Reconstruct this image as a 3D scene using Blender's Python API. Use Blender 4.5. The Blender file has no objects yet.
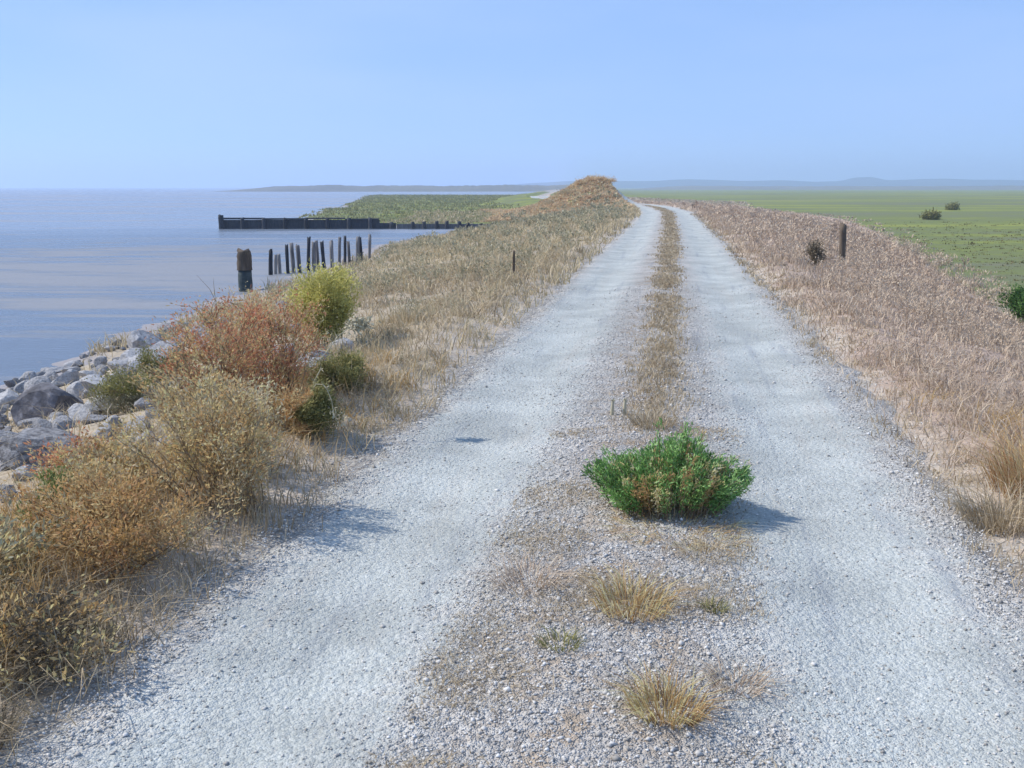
import bpy, math, random
import numpy as np
from mathutils import Vector, Matrix

random.seed(11)
rng = np.random.default_rng(11)
scn = bpy.context.scene
COL = scn.collection
R = math.radians

# ------------------------------------------------------------------ terrain
_cy = np.array([-60, 0, 2.67, 4.12, 6.22, 10.5, 14.3, 31, 47, 64, 78, 88, 98, 110, 125, 150, 200, 400, 5000.])
_cx = np.array([-9.6, -.24, .19, .47, .83, 1.52, 2.14, 4.8, 7.27, 9.8, 11.15, 11.5, 10.9, 9.2, 6.8, 4.5, 5, 16, 300.])
_gy = np.concatenate([np.arange(-60, 220, .25), np.linspace(220, 5000, 600)])
_gx = np.interp(_gy, _cy, _cx)
_k = np.exp(-np.linspace(-2, 2, 25) ** 2); _k /= _k.sum()
_m = _gy < 219
_sm = np.convolve(np.pad(_gx[_m], 12, mode='edge'), _k, 'valid')
_gx2 = _gx.copy(); _gx2[_m] = _sm
_gx2[:14] = _gx[:14]
def xc(y): return np.interp(y, _gy, _gx2)

def smooth(a, b, x):
    t = np.clip((x - a) / (b - a), 0, 1)
    return t * t * (3 - 2 * t)

_nd = [(np.random.default_rng(900 + i).uniform(0, 2 * math.pi), np.random.default_rng(950 + i).uniform(0, 6.28), 1.0 + .37 * i) for i in range(9)]
def noise(x, y, scale=1.0, seed=0.0):
    v = 0
    for i, (a, ph, f) in enumerate(_nd):
        a2 = a + seed * 1.7
        v = v + np.sin((x * math.cos(a2) + y * math.sin(a2)) * f * scale + ph + seed * 3.1 + 1.3 * np.sin((x * math.sin(a2) - y * math.cos(a2)) * f * scale * .7 + ph * 2))
    return v / 5.0

WATER = -1.3
def bankL(y): return np.interp(y, [-50, 0, 8, 14, 25, 30, 38, 50, 60, 72, 120, 200], [9.4, 9.4, 9.8, 10.9, 12.9, 13.2, 14.5, 16.5, 16, 13, 13.5, 14])
def bankR(y): return np.interp(y, [-50, 0, 10, 20, 30, 45, 75, 140, 220], [6.5, 6.5, 6.9, 7.7, 9.2, 11.2, 15.5, 28, 45])

def marsh_left(x, y):
    """1 inside the low green marsh behind the breakwater, 0 in the bay"""
    ed = np.interp(y, [72, 80, 110, 160, 320, 420], [-16, -17.5, -21, -26, -46, -12]) + 1.6 * noise(x * 0, y, .12)
    return smooth(-1, 1.2, x - ed) * smooth(72.2, 72.8, y) * (1 - smooth(330, 380, y + 14 * noise(x, y, .03)))

def height(x, y):
    s = x - xc(y)
    z = np.zeros_like(s)
    BL, BR = bankL(y), bankR(y)
    tl = np.clip((-s - 2.5) / (BL - 2.5), 0, 3)
    zl = -1.42 * smooth(0, 1.05, tl) - .5 * smooth(1.0, 2.0, tl)
    tr = np.clip((s - 2.6) / (BR - 2.6), 0, 3)
    zr = -1.2 * smooth(0, 1.0, tr)
    z = np.where(s < 0, zl, zr)
    ml = marsh_left(x, y)
    z = np.where((s < 0), np.maximum(z, -1.9 + .95 * ml), z)
    dm = ((x + 4.5 - .13 * (y - 47)) / 6.5) ** 2 + ((y - 48) / 15) ** 2
    z = np.where(s < 0, np.maximum(z, -1.262 - .35 * dm), z)
    # small lumps, gentler on the roadway
    am = smooth(1.5, 2.4, np.abs(s))
    z = z + am * (.05 * noise(x, y, 1.1) + .03 * noise(x, y, 3.1, 2)) * np.where(s > BR, .35, 1)
    z = z + am * .10 * np.exp(-((np.abs(s) - 2.1) / .5) ** 2)
    # raised hump of the bank where the road turns away
    z = z + 2.3 * np.exp(-np.abs((x - 7.8) / np.where(x > 7.8, 2.8, 4.3)) ** np.where(x > 7.8, 3.0, 2.0) - ((y - 98) / 8.0) ** 2)
    return z

def road_z(x, y):
    s = x - xc(y)
    z = height(x, y)
    z = z - .035 * (np.exp(-((s - 1.0) / .34) ** 2) + np.exp(-((s + 1.0) / .34) ** 2)) + .02 * np.exp(-(s / .5) ** 2)
    z = z + .006 * noise(x, y, 2.3, 4) + .003 * noise(x, y, 7, 5)
    return z + .03

def surf(x, y):
    x = np.asarray(x, float); y = np.asarray(y, float)
    s = x - xc(y)
    return np.where(np.abs(s) < 1.68, road_z(x, y), height(x, y))

# ------------------------------------------------------------------ mesh helpers
def tagprops(o, label=None, cat=None, group=None, kind=None):
    if label: o['label'] = label
    if cat: o['category'] = cat
    if group: o['group'] = group
    if kind: o['kind'] = kind
    return o

def mesh_np(name, V, faces_list, mat, parent=None, attrs=None, smooth_shade=False):
    """faces_list: list of (n,k) int arrays"""
    me = bpy.data.meshes.new(name)
    V = np.asarray(V, np.float32)
    me.vertices.add(len(V)); me.vertices.foreach_set('co', V.ravel())
    tot = []; starts = []; off = 0
    for F in faces_list:
        if len(F) == 0: continue
        k = F.shape[1]
        starts.append(off + np.arange(len(F)) * k)
        tot.append(F.ravel()); off += F.size
    L = np.concatenate(tot).astype(np.int32); S = np.concatenate(starts).astype(np.int32)
    me.loops.add(len(L)); me.loops.foreach_set('vertex_index', L)
    me.polygons.add(len(S)); me.polygons.foreach_set('loop_start', S)
    me.update(calc_edges=True)
    me.validate()
    if attrs:
        for n, a in attrs.items():
            at = me.attributes.new(n, 'FLOAT', 'POINT')
            at.data.foreach_set('value', np.asarray(a, np.float32))
    if smooth_shade:
        me.polygons.foreach_set('use_smooth', np.ones(len(S), bool))
    if mat: me.materials.append(mat)
    o = bpy.data.objects.new(name, me); COL.objects.link(o)
    if parent is not None: o.parent = parent
    return o

def thing(name, label, cat, loc, group=None, rz=0):
    o = bpy.data.objects.new(name, None); COL.objects.link(o)
    o.empty_display_size = .1
    o.location = loc; o.rotation_euler = (0, 0, rz)
    return tagprops(o, label, cat, group)

class Geo:
    """collects blades, leaves and tubes into one mesh with a per-element random attribute"""
    def __init__(s): s.V = []; s.Q = []; s.T = []; s.A = []; s.n = 0
    def add(s, V, Q=None, T=None, rnd=None):
        V = np.asarray(V).reshape(-1, 3)
        s.V.append(V); s.A.append(np.broadcast_to(np.asarray(rnd if rnd is not None else .5, float), (len(V),)))
        if Q is not None and len(Q): s.Q.append(np.asarray(Q).reshape(-1, 4) + s.n)
        if T is not None and len(T): s.T.append(np.asarray(T).reshape(-1, 3) + s.n)
        s.n += len(V)
    def blades(s, base, H, W, lean, az, rnd, curve=.35):
        """grass blades: two quads-and-tip strips, bending over"""
        n = len(base)
        d = np.stack([np.cos(az), np.sin(az), np.zeros(n)], 1)
        fa = rng.uniform(0, 2 * math.pi, n)
        w = np.stack([np.cos(fa), np.sin(fa), np.zeros(n)], 1) * (W / 2)[:, None]
        up = np.array([0, 0, 1.])
        p1 = base + d * (lean * H * .35)[:, None] + up * (H * .55)[:, None]
        p2 = base + d * (lean * H * (1 + curve))[:, None] + up * (H * (1 - .25 * np.minimum(lean, 1.5)))[:, None]
        V = np.stack([base - w, base + w, p1 + w * .8, p1 - w * .8, p2], 1)
        i = (np.arange(n) * 5)[:, None]
        s.add(V, i + np.array([0, 1, 2, 3]), i + np.array([3, 2, 4]), np.repeat(rnd, 5))
    def leaves(s, P, D, L, W, rnd):
        """small rhombic leaves at P along D"""
        n = len(P)
        D = D / (np.linalg.norm(D, axis=1, keepdims=True) + 1e-9)
        q = rng.normal(size=(n, 3)); c = np.cross(D, q); c /= (np.linalg.norm(c, axis=1, keepdims=True) + 1e-9)
        nn = np.cross(D, c)
        V = np.stack([P, P + D * (L * .5)[:, None] + c * (W / 2)[:, None] + nn * (L * .06)[:, None], P + D * L[:, None], P + D * (L * .5)[:, None] - c * (W / 2)[:, None] + nn * (L * .06)[:, None]], 1)
        i = (np.arange(n) * 4)[:, None]
        s.add(V, i + np.array([0, 1, 2, 3]), None, np.repeat(rnd, 4))
    def tube(s, pts, r0, r1, rnd=.5, k=4):
        pts = np.asarray(pts, float); n = len(pts)
        t = np.gradient(pts, axis=0); t /= (np.linalg.norm(t, axis=1, keepdims=True) + 1e-9)
        ref = np.where(np.abs(t[:, 2:3]) > .9, np.array([[1., 0, 0]]), np.array([[0, 0, 1.]]))
        a = np.cross(t, ref); a /= (np.linalg.norm(a, axis=1, keepdims=True) + 1e-9); b = np.cross(t, a)
        r = np.linspace(r0, r1, n)[:, None, None]
        th = np.arange(k) / k * 2 * math.pi
        V = pts[:, None] + r * (a[:, None] * np.cos(th)[None, :, None] + b[:, None] * np.sin(th)[None, :, None])
        Q = []
        for i in range(n - 1):
            for j in range(k):
                Q.append((i * k + j, i * k + (j + 1) % k, (i + 1) * k + (j + 1) % k, (i + 1) * k + j))
        s.add(V, Q, None, rnd)
    def build(s, name, mat, parent=None, smooth_shade=False):
        V = np.concatenate(s.V); F = []
        if s.Q: F.append(np.concatenate(s.Q))
        if s.T: F.append(np.concatenate(s.T))
        return mesh_np(name, V, F, mat, parent, {'rnd': np.concatenate(s.A)}, smooth_shade)

# ------------------------------------------------------------------ material helpers
def newmat(name):
    m = bpy.data.materials.new(name); m.use_nodes = True
    nt = m.node_tree; nt.nodes.clear()
    out = nt.nodes.new('ShaderNodeOutputMaterial')
    return m, nt, out
def N(nt, typ, **kw):
    n = nt.nodes.new(typ)
    for k, v in kw.items(): setattr(n, k, v)
    return n
def ramp(nt, stops, interp='LINEAR'):
    r = nt.nodes.new('ShaderNodeValToRGB'); r.color_ramp.interpolation = interp
    e = r.color_ramp.elements
    while len(e) > 1: e.remove(e[-1])
    e[0].position = stops[0][0]; e[0].color = (*stops[0][1], 1)
    for p, c in stops[1:]:
        x = e.new(p); x.color = (*c, 1)
    return r
def mixc(nt, fac, a, b, blend='MIX'):
    m = nt.nodes.new('ShaderNodeMix'); m.data_type = 'RGBA'; m.blend_type = blend
    for sock, v in ((m.inputs[0], fac), (m.inputs[6], a), (m.inputs[7], b)):
        if isinstance(v, (int, float)): sock.default_value = v
        elif isinstance(v, tuple): sock.default_value = (*v, 1)
        else: nt.links.new(v, sock)
    return m.outputs[2]
def math_(nt, op, a, b=None, c=None):
    m = nt.nodes.new('ShaderNodeMath'); m.operation = op
    for i, v in enumerate((a, b, c)):
        if v is None: continue
        if isinstance(v, (int, float)): m.inputs[i].default_value = v
        else: nt.links.new(v, m.inputs[i])
    return m.outputs[0]
def mrange(nt, v, a, b, c=0, d=1):
    m = nt.nodes.new('ShaderNodeMapRange'); m.interpolation_type = 'SMOOTHSTEP'
    nt.links.new(v, m.inputs[0])
    for i, x in enumerate((a, b, c, d)): m.inputs[i + 1].default_value = x
    return m.outputs[0]
def tnoise(nt, vec, scale, detail=5, rough=.55, dist=0):
    n = nt.nodes.new('ShaderNodeTexNoise'); n.inputs['Scale'].default_value = scale
    n.inputs['Detail'].default_value = detail; n.inputs['Roughness'].default_value = rough; n.inputs['Distortion'].default_value = dist
    nt.links.new(vec, n.inputs['Vector']); return n.outputs['Fac']

def veg_mat(name, stops, transl=.25, rough=.75):
    m, nt, out = newmat(name)
    a = N(nt, 'ShaderNodeAttribute'); a.attribute_name = 'rnd'
    geo = N(nt, 'ShaderNodeNewGeometry')
    nz = tnoise(nt, geo.outputs['Position'], 3.0, 3)
    v = math_(nt, 'ADD', math_(nt, 'MULTIPLY', a.outputs['Fac'], .8), math_(nt, 'MULTIPLY', math_(nt, 'SUBTRACT', nz, .4), .6))
    r = ramp(nt, stops); nt.links.new(v, r.inputs[0])
    p = N(nt, 'ShaderNodeBsdfPrincipled'); p.inputs['Roughness'].default_value = rough
    p.inputs['Specular IOR Level'].default_value = .25
    nt.links.new(r.outputs[0], p.inputs['Base Color'])
    t = N(nt, 'ShaderNodeBsdfTranslucent'); nt.links.new(r.outputs[0], t.inputs['Color'])
    mx = N(nt, 'ShaderNodeMixShader'); mx.inputs[0].default_value = transl
    nt.links.new(p.outputs[0], mx.inputs[1]); nt.links.new(t.outputs[0], mx.inputs[2])
    nt.links.new(mx.outputs[0], out.inputs['Surface'])
    return m

M = {}
M['straw'] = veg_mat('straw', [(0, (0.184, 0.132, 0.081)), (.3, (0.391, 0.299, 0.184)), (.65, (0.540, 0.437, 0.287)), (1, (0.690, 0.598, 0.437))])
M['strawgrey'] = veg_mat('straw_grey', [(0, (0.249, 0.200, 0.111)), (.3, (0.454, 0.369, 0.213)), (.65, (0.583, 0.474, 0.299)), (1, (0.714, 0.590, 0.393))])
M['gold'] = veg_mat('golden_straw', [(0, (0.270, 0.158, 0.053)), (.35, (0.497, 0.316, 0.123)), (.7, (0.626, 0.434, 0.202)), (1, (0.720, 0.562, 0.317))], .4)
M['strawpink'] = veg_mat('straw_pink', [(0, (0.276, 0.198, 0.137)), (.3, (0.477, 0.358, 0.257)), (.65, (0.615, 0.495, 0.362)), (1, (0.721, 0.627, 0.473))])
M['orange'] = veg_mat('orange_brown', [(0, (0.201, 0.111, 0.057)), (.35, (0.562, 0.311, 0.140)), (.7, (0.648, 0.519, 0.258)), (1, (0.648, 0.691, 0.469))], .4)
M['humpbrush'] = veg_mat('hump_brush', [(0, (0.391, 0.258, 0.142)), (.4, (0.675, 0.448, 0.251)), (1, (0.720, 0.720, 0.455))])
M['tan'] = veg_mat('tan_seed', [(0, (0.208, 0.122, 0.060)), (.35, (0.583, 0.365, 0.161)), (.7, (0.698, 0.626, 0.301)), (1, (0.698, 0.639, 0.540))], .4)
M['red'] = veg_mat('rust_red', [(0, (0.207, 0.083, 0.050)), (.35, (0.596, 0.218, 0.116)), (.7, (0.612, 0.381, 0.215)), (1, (0.612, 0.575, 0.381))], .4)
M['brown'] = veg_mat('dark_brown', [(0, (.06, .046, .03)), (.4, (.16, .125, .08)), (.8, (.30, .24, .155)), (1, (.44, .37, .25))])
M['marshpale'] = veg_mat('marsh_pale', [(0, (0.180, 0.172, 0.077)), (.5, (0.312, 0.299, 0.132)), (1, (0.456, 0.414, 0.220))])
M['olive'] = veg_mat('olive', [(0, (0.085, 0.086, 0.032)), (.4, (0.225, 0.217, 0.072)), (.8, (0.413, 0.365, 0.144)), (1, (0.637, 0.540, 0.270))])
M['grey_olive'] = veg_mat('grey_olive', [(0, (0.154, 0.146, 0.083)), (.4, (0.343, 0.317, 0.197)), (.8, (0.549, 0.497, 0.329)), (1, (0.721, 0.652, 0.461))])
M['mustard'] = veg_mat('yellow_green', [(0, (0.281, 0.263, 0.071)), (.4, (0.543, 0.495, 0.143)), (.8, (0.750, 0.680, 0.250)), (1, (0.750, 0.750, 0.462))], .35)
M['pale_green'] = veg_mat('pale_green', [(0, (.09, .11, .03)), (.5, (.22, .25, .08)), (1, (.4, .42, .19))], .3)
M['green'] = veg_mat('fresh_green', [(0, (0.063, 0.134, 0.035)), (.4, (0.171, 0.333, 0.090)), (.75, (0.356, 0.558, 0.179)), (1, (0.662, 0.698, 0.401))], .25, .55)
M['darkgreen'] = veg_mat('dark_green', [(0, (0.030, 0.069, 0.019)), (.5, (0.101, 0.192, 0.042)), (1, (0.254, 0.356, 0.094))], .2)
M['marshg'] = veg_mat('marsh_green', [(0, (0.104, 0.090, 0.037)), (.5, (0.196, 0.172, 0.072)), (1, (0.331, 0.262, 0.130))], .25)
M['stem'] = veg_mat('dry_stem', [(0, (.14, .09, .05)), (.5, (.3, .21, .12)), (1, (.46, .37, .24))], .05)
M['palestem'] = veg_mat('pale_stem', [(0, (0.340, 0.295, 0.180)), (1, (0.561, 0.508, 0.360))], .05)
M['greenstem'] = veg_mat('green_stem', [(0, (.10, .11, .03)), (1, (.26, .25, .09))], .05)

# ground -------------------------------------------------------------
def ground_mat():
    m, nt, out = newmat('ground')
    geo = N(nt, 'ShaderNodeNewGeometry'); pos = geo.outputs['Position']
    lat = N(nt, 'ShaderNodeAttribute'); lat.attribute_name = 'lat'
    mr = N(nt, 'ShaderNodeAttribute'); mr.attribute_name = 'marsh'
    gv = N(nt, 'ShaderNodeAttribute'); gv.attribute_name = 'gravel'
    sx = N(nt, 'ShaderNodeSeparateXYZ'); nt.links.new(pos, sx.inputs[0])
    n1 = tnoise(nt, pos, .8, 6, .6); n2 = tnoise(nt, pos, 9, 5, .6); n3 = tnoise(nt, pos, 55, 3, .6)
    big = tnoise(nt, pos, .06, 5, .6)
    # dry litter
    lt = ramp(nt, [(.25, (.22, .165, .11)), (.5, (.40, .325, .23)), (.75, (.53, .45, .34))])
    nt.links.new(math_(nt, 'ADD', math_(nt, 'MULTIPLY', n2, .6), math_(nt, 'MULTIPLY', n3, .4)), lt.inputs[0])
    rt = ramp(nt, [(.25, (.24, .165, .12)), (.5, (.42, .31, .235)), (.75, (.55, .44, .35))])
    nt.links.new(math_(nt, 'ADD', math_(nt, 'MULTIPLY', n2, .6), math_(nt, 'MULTIPLY', n3, .4)), rt.inputs[0])
    side = mrange(nt, lat.outputs['Fac'], -.5, .5)
    litter = mixc(nt, side, lt.outputs[0], rt.outputs[0])
    ear = mrange(nt, math_(nt, 'ADD', math_(nt, 'ABSOLUTE', lat.outputs['Fac']), math_(nt, 'MULTIPLY', math_(nt, 'SUBTRACT', n1, .5), 1.6)), 1.75, 2.2, 1, 0)
    er = ramp(nt, [(.3, (.40, .32, .24)), (.6, (.54, .46, .37))]); nt.links.new(n2, er.inputs[0])
    litter = mixc(nt, ear, litter, er.outputs[0])
    # gravel spread beside the road
    vor = N(nt, 'ShaderNodeTexVoronoi'); vor.inputs['Scale'].default_value = 45; nt.links.new(pos, vor.inputs['Vector'])
    sp = N(nt, 'ShaderNodeSeparateColor'); nt.links.new(vor.outputs['Color'], sp.inputs[0])
    gr = ramp(nt, [(0, (.24, .21, .18)), (.5, (.36, .32, .27)), (1, (.5, .46, .39))]); nt.links.new(sp.outputs[0], gr.inputs[0])
    gfac = mrange(nt, math_(nt, 'ADD', gv.outputs['Fac'], math_(nt, 'MULTIPLY', math_(nt, 'SUBTRACT', n2, .5), 1.2)), .35, .65)
    c = mixc(nt, gfac, litter, gr.outputs[0])
    # marsh
    mp = N(nt, 'ShaderNodeMapping'); mp.inputs['Scale'].default_value = (.022, .085, 1); nt.links.new(pos, mp.inputs[0])
    bands = tnoise(nt, mp.outputs[0], 1.0, 6, .62)
    mg = ramp(nt, [(.28, (.21, .18, .135)), (.40, (.16, .165, .085)), (.5, (.165, .185, .055)), (.58, (.245, .26, .05)), (.68, (.21, .18, .12))])
    nt.links.new(math_(nt, 'ADD', math_(nt, 'MULTIPLY', bands, .8), math_(nt, 'MULTIPLY', n1, .2)), mg.inputs[0])
    mfac = mrange(nt, math_(nt, 'ADD', mr.outputs['Fac'], math_(nt, 'MULTIPLY', math_(nt, 'SUBTRACT', n1, .5), .7)), .3, .7)
    c = mixc(nt, mfac, c, mg.outputs[0])
    # mud at the waterline
    wet = mrange(nt, math_(nt, 'ADD', sx.outputs['Z'], math_(nt, 'MULTIPLY', math_(nt, 'SUBTRACT', n2, .5), .3)), -1.22, -1.0, 1, 0)
    wl = math_(nt, 'MULTIPLY', wet, math_(nt, 'SUBTRACT', 1, side))
    c = mixc(nt, wl, c, (.30, .275, .27))
    p = N(nt, 'ShaderNodeBsdfPrincipled'); nt.links.new(c, p.inputs['Base Color']); p.inputs['Roughness'].default_value = .9
    p.inputs['Specular IOR Level'].default_value = .2
    b = N(nt, 'ShaderNodeBump'); b.inputs['Strength'].default_value = .7; b.inputs['Distance'].default_value = .04
    nt.links.new(math_(nt, 'ADD', n2, math_(nt, 'MULTIPLY', n3, .5)), b.inputs['Height']); nt.links.new(b.outputs[0], p.inputs['Normal'])
    nt.links.new(p.outputs[0], out.inputs['Surface'])
    return m

def road_mat():
    m, nt, out = newmat('gravel_road')
    geo = N(nt, 'ShaderNodeNewGeometry'); pos = geo.outputs['Position']
    lat = N(nt, 'ShaderNodeAttribute'); lat.attribute_name = 'lat'
    n1 = tnoise(nt, pos, 1.3, 5, .6); n2 = tnoise(nt, pos, 7, 5, .6); n3 = tnoise(nt, pos, 60, 4, .65)
    al = math_(nt, 'ABSOLUTE', lat.outputs['Fac'])
    off = math_(nt, 'ABSOLUTE', math_(nt, 'SUBTRACT', al, 1.0))
    wob = math_(nt, 'ADD', off, math_(nt, 'MULTIPLY', math_(nt, 'SUBTRACT', n2, .5), .7))
    wob = math_(nt, 'ADD', wob, math_(nt, 'MULTIPLY', math_(nt, 'SUBTRACT', n1, .5), .45))
    track = mrange(nt, wob, .22, .72, 1, 0)
    def cells(scale):
        v = N(nt, 'ShaderNodeTexVoronoi'); v.inputs['Scale'].default_value = scale; nt.links.new(pos, v.inputs['Vector'])
        s = N(nt, 'ShaderNodeSeparateColor'); nt.links.new(v.outputs['Color'], s.inputs[0])
        return v, s.outputs[0]
    v1, c1 = cells(38); v2, c2 = cells(95)
    cm = math_(nt, 'ADD', math_(nt, 'MULTIPLY', c1, .55), math_(nt, 'MULTIPLY', c2, .45))
    loose = ramp(nt, [(0, (.29, .26, .225)), (.3, (.43, .395, .35)), (.55, (.52, .48, .43)), (.8, (.59, .555, .5)), (1, (.68, .65, .6))])
    nt.links.new(cm, loose.inputs[0])
    pack = ramp(nt, [(.1, (.28, .285, .26)), (.35, (.40, .41, .375)), (.6, (.465, .475, .435)), (.9, (.585, .59, .55))])
    v3, c3 = cells(170)
    nt.links.new(math_(nt, 'ADD', math_(nt, 'MULTIPLY', c2, .35), math_(nt, 'ADD', math_(nt, 'MULTIPLY', c3, .35), math_(nt, 'MULTIPLY', n2, .3))), pack.inputs[0])
    c = mixc(nt, track, loose.outputs[0], pack.outputs[0])
    # brown dirt and litter patches in the middle strip
    mid = mrange(nt, math_(nt, 'ADD', al, math_(nt, 'MULTIPLY', math_(nt, 'SUBTRACT', n1, .5), .8)), .1, .5, 1, 0)
    dirt = math_(nt, 'MULTIPLY', mid, mrange(nt, n2, .42, .62))
    c = mixc(nt, math_(nt, 'MULTIPLY', dirt, .85), c, (.43, .33, .23))
    cx = N(nt, 'ShaderNodeCombineXYZ'); sp = N(nt, 'ShaderNodeSeparateXYZ'); nt.links.new(pos, sp.inputs[0])
    nt.links.new(math_(nt, 'MULTIPLY', lat.outputs['Fac'], 5.5), cx.inputs[0]); nt.links.new(math_(nt, 'MULTIPLY', sp.outputs['Y'], .35), cx.inputs[1])
    stk = tnoise(nt, cx.outputs[0], 1.0, 4, .6)
    c = mixc(nt, math_(nt, 'MULTIPLY', mrange(nt, stk, .5, .75), .32), c, (.44, .39, .33))
    c = mixc(nt, math_(nt, 'MULTIPLY', mrange(nt, stk, .46, .3), .5), c, (.27, .285, .30))
    # soft light and dark patches of dust
    dust = mrange(nt, n1, .3, .7, .8, 1.1)
    c = mixc(nt, 1.0, c, N_comb(nt, dust), 'MULTIPLY')
    p = N(nt, 'ShaderNodeBsdfPrincipled'); nt.links.new(c, p.inputs['Base Color']); p.inputs['Roughness'].default_value = .92
    p.inputs['Specular IOR Level'].default_value = .2
    hgt = math_(nt, 'ADD', math_(nt, 'MULTIPLY', v1.outputs['Distance'], -1.2), math_(nt, 'ADD', math_(nt, 'MULTIPLY', v2.outputs['Distance'], -.6), math_(nt, 'MULTIPLY', v3.outputs['Distance'], -.5)))
    b = N(nt, 'ShaderNodeBump'); b.inputs['Distance'].default_value = .018
    nt.links.new(mrange(nt, track, 0, 1, .9, .5), b.inputs['Strength'])
    nt.links.new(hgt, b.inputs['Height']); nt.links.new(b.outputs[0], p.inputs['Normal'])
    nt.links.new(p.outputs[0], out.inputs['Surface'])
    return m
def N_comb(nt, v):
    c = nt.nodes.new('ShaderNodeCombineColor')
    for i in range(3): nt.links.new(v, c.inputs[i])
    return c.outputs[0]

def mixc_fac(nt, v): return math_(nt, 'MULTIPLY', v, .8)
def water_mat():
    m, nt, out = newmat('bay_water')
    geo = N(nt, 'ShaderNodeNewGeometry'); pos = geo.outputs['Position']
    def mp(sx, sy):
        a = N(nt, 'ShaderNodeMapping'); a.inputs['Scale'].default_value = (sx, sy, 1); nt.links.new(pos, a.inputs[0]); return a.outputs[0]
    st = tnoise(nt, mp(.02, .09), 1, 6, .6, .4)
    st2 = tnoise(nt, mp(.25, 1.1), 1, 5, .6, .3)
    mud = mrange(nt, math_(nt, 'ADD', math_(nt, 'MULTIPLY', st, .65), math_(nt, 'MULTIPLY', st2, .35)), .47, .58)
    sp = N(nt, 'ShaderNodeSeparateXYZ'); nt.links.new(pos, sp.inputs[0])
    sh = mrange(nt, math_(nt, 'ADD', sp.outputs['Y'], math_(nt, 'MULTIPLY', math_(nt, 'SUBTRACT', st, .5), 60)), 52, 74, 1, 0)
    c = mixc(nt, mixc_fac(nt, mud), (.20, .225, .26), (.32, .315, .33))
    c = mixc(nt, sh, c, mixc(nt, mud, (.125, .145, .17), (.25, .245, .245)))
    p = N(nt, 'ShaderNodeBsdfPrincipled'); nt.links.new(c, p.inputs['Base Color'])
    nt.links.new(mrange(nt, mud, 0, 1, .24, .5), p.inputs['Roughness']); p.inputs['IOR'].default_value = 1.33
    rip = tnoise(nt, mp(1.4, 4.5), 2.2, 5, .65); rip2 = tnoise(nt, mp(.15, .6), 1, 3, .5)
    b = N(nt, 'ShaderNodeBump'); b.inputs['Strength'].default_value = .6; b.inputs['Distance'].default_value = .09
    nt.links.new(math_(nt, 'ADD', math_(nt, 'MULTIPLY', rip, .5), rip2), b.inputs['Height']); nt.links.new(b.outputs[0], p.inputs['Normal'])
    nt.links.new(p.outputs[0], out.inputs['Surface'])
    return m

def simple_mat(name, stops, scale=6, rough=.85, bump=.4, stretch=(1, 1, 1), bdist=.02):
    m, nt, out = newmat(name)
    tc = N(nt, 'ShaderNodeTexCoord')
    oi = N(nt, 'ShaderNodeObjectInfo')
    a = N(nt, 'ShaderNodeMapping'); a.inputs['Scale'].default_value = stretch; nt.links.new(tc.outputs['Object'], a.inputs[0])
    n1 = tnoise(nt, a.outputs[0], scale, 6, .62, .2)
    v = math_(nt, 'ADD', n1, math_(nt, 'MULTIPLY', math_(nt, 'SUBTRACT', oi.outputs['Random'], .5), .35))
    r = ramp(nt, stops); nt.links.new(v, r.inputs[0])
    p = N(nt, 'ShaderNodeBsdfPrincipled'); p.inputs['Roughness'].default_value = rough; p.inputs['Specular IOR Level'].default_value = .25
    nt.links.new(r.outputs[0], p.inputs['Base Color'])
    b = N(nt, 'ShaderNodeBump'); b.inputs['Strength'].default_value = bump; b.inputs['Distance'].default_value = bdist
    nt.links.new(n1, b.inputs['Height']); nt.links.new(b.outputs[0], p.inputs['Normal'])
    nt.links.new(p.outputs[0], out.inputs['Surface'])
    return m
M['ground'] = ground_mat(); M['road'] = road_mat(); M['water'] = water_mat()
M['rock'] = simple_mat('pale_rock', [(.2, (.08, .075, .075)), (.40, (.24, .23, .225)), (.58, (.37, .355, .345)), (.8, (.54, .52, .5))], 7, .9, .9)
M['rockdark'] = simple_mat('dark_rock', [(.25, (.05, .047, .05)), (.5, (.16, .15, .155)), (.75, (.4, .38, .39))], 4, .85, .6)
M['oldwood'] = simple_mat('old_wood', [(.25, (.07, .065, .065)), (.5, (.16, .15, .145)), (.75, (.3, .28, .265))], 3, .9, .5, (6, 6, .6))
M['tarwood'] = simple_mat('tarred_wood', [(.25, (.012, .013, .017)), (.5, (.03, .033, .04)), (.8, (.075, .075, .08))], 3, .85, .5, (6, 6, .6))
M['postwood'] = simple_mat('brown_post_wood', [(.25, (.035, .025, .018)), (.5, (.08, .058, .04)), (.8, (.18, .14, .1))], 3, .9, .5, (6, 6, .6))
M['weedmat'] = simple_mat('wet_weed_wood', [(.25, (.015, .022, .024)), (.55, (.04, .055, .055)), (.8, (.09, .1, .09))], 5, .7, .5)
M['farland'] = simple_mat('far_land', [(.25, (.10, .10, .085)), (.5, (.14, .135, .11)), (.8, (.19, .18, .14))], .02, .95, 0)
M['hill'] = simple_mat('hills', [(.25, (.04, .05, .045)), (.6, (.065, .075, .06)), (.8, (.1, .1, .08))], .004, .95, 0)

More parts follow.
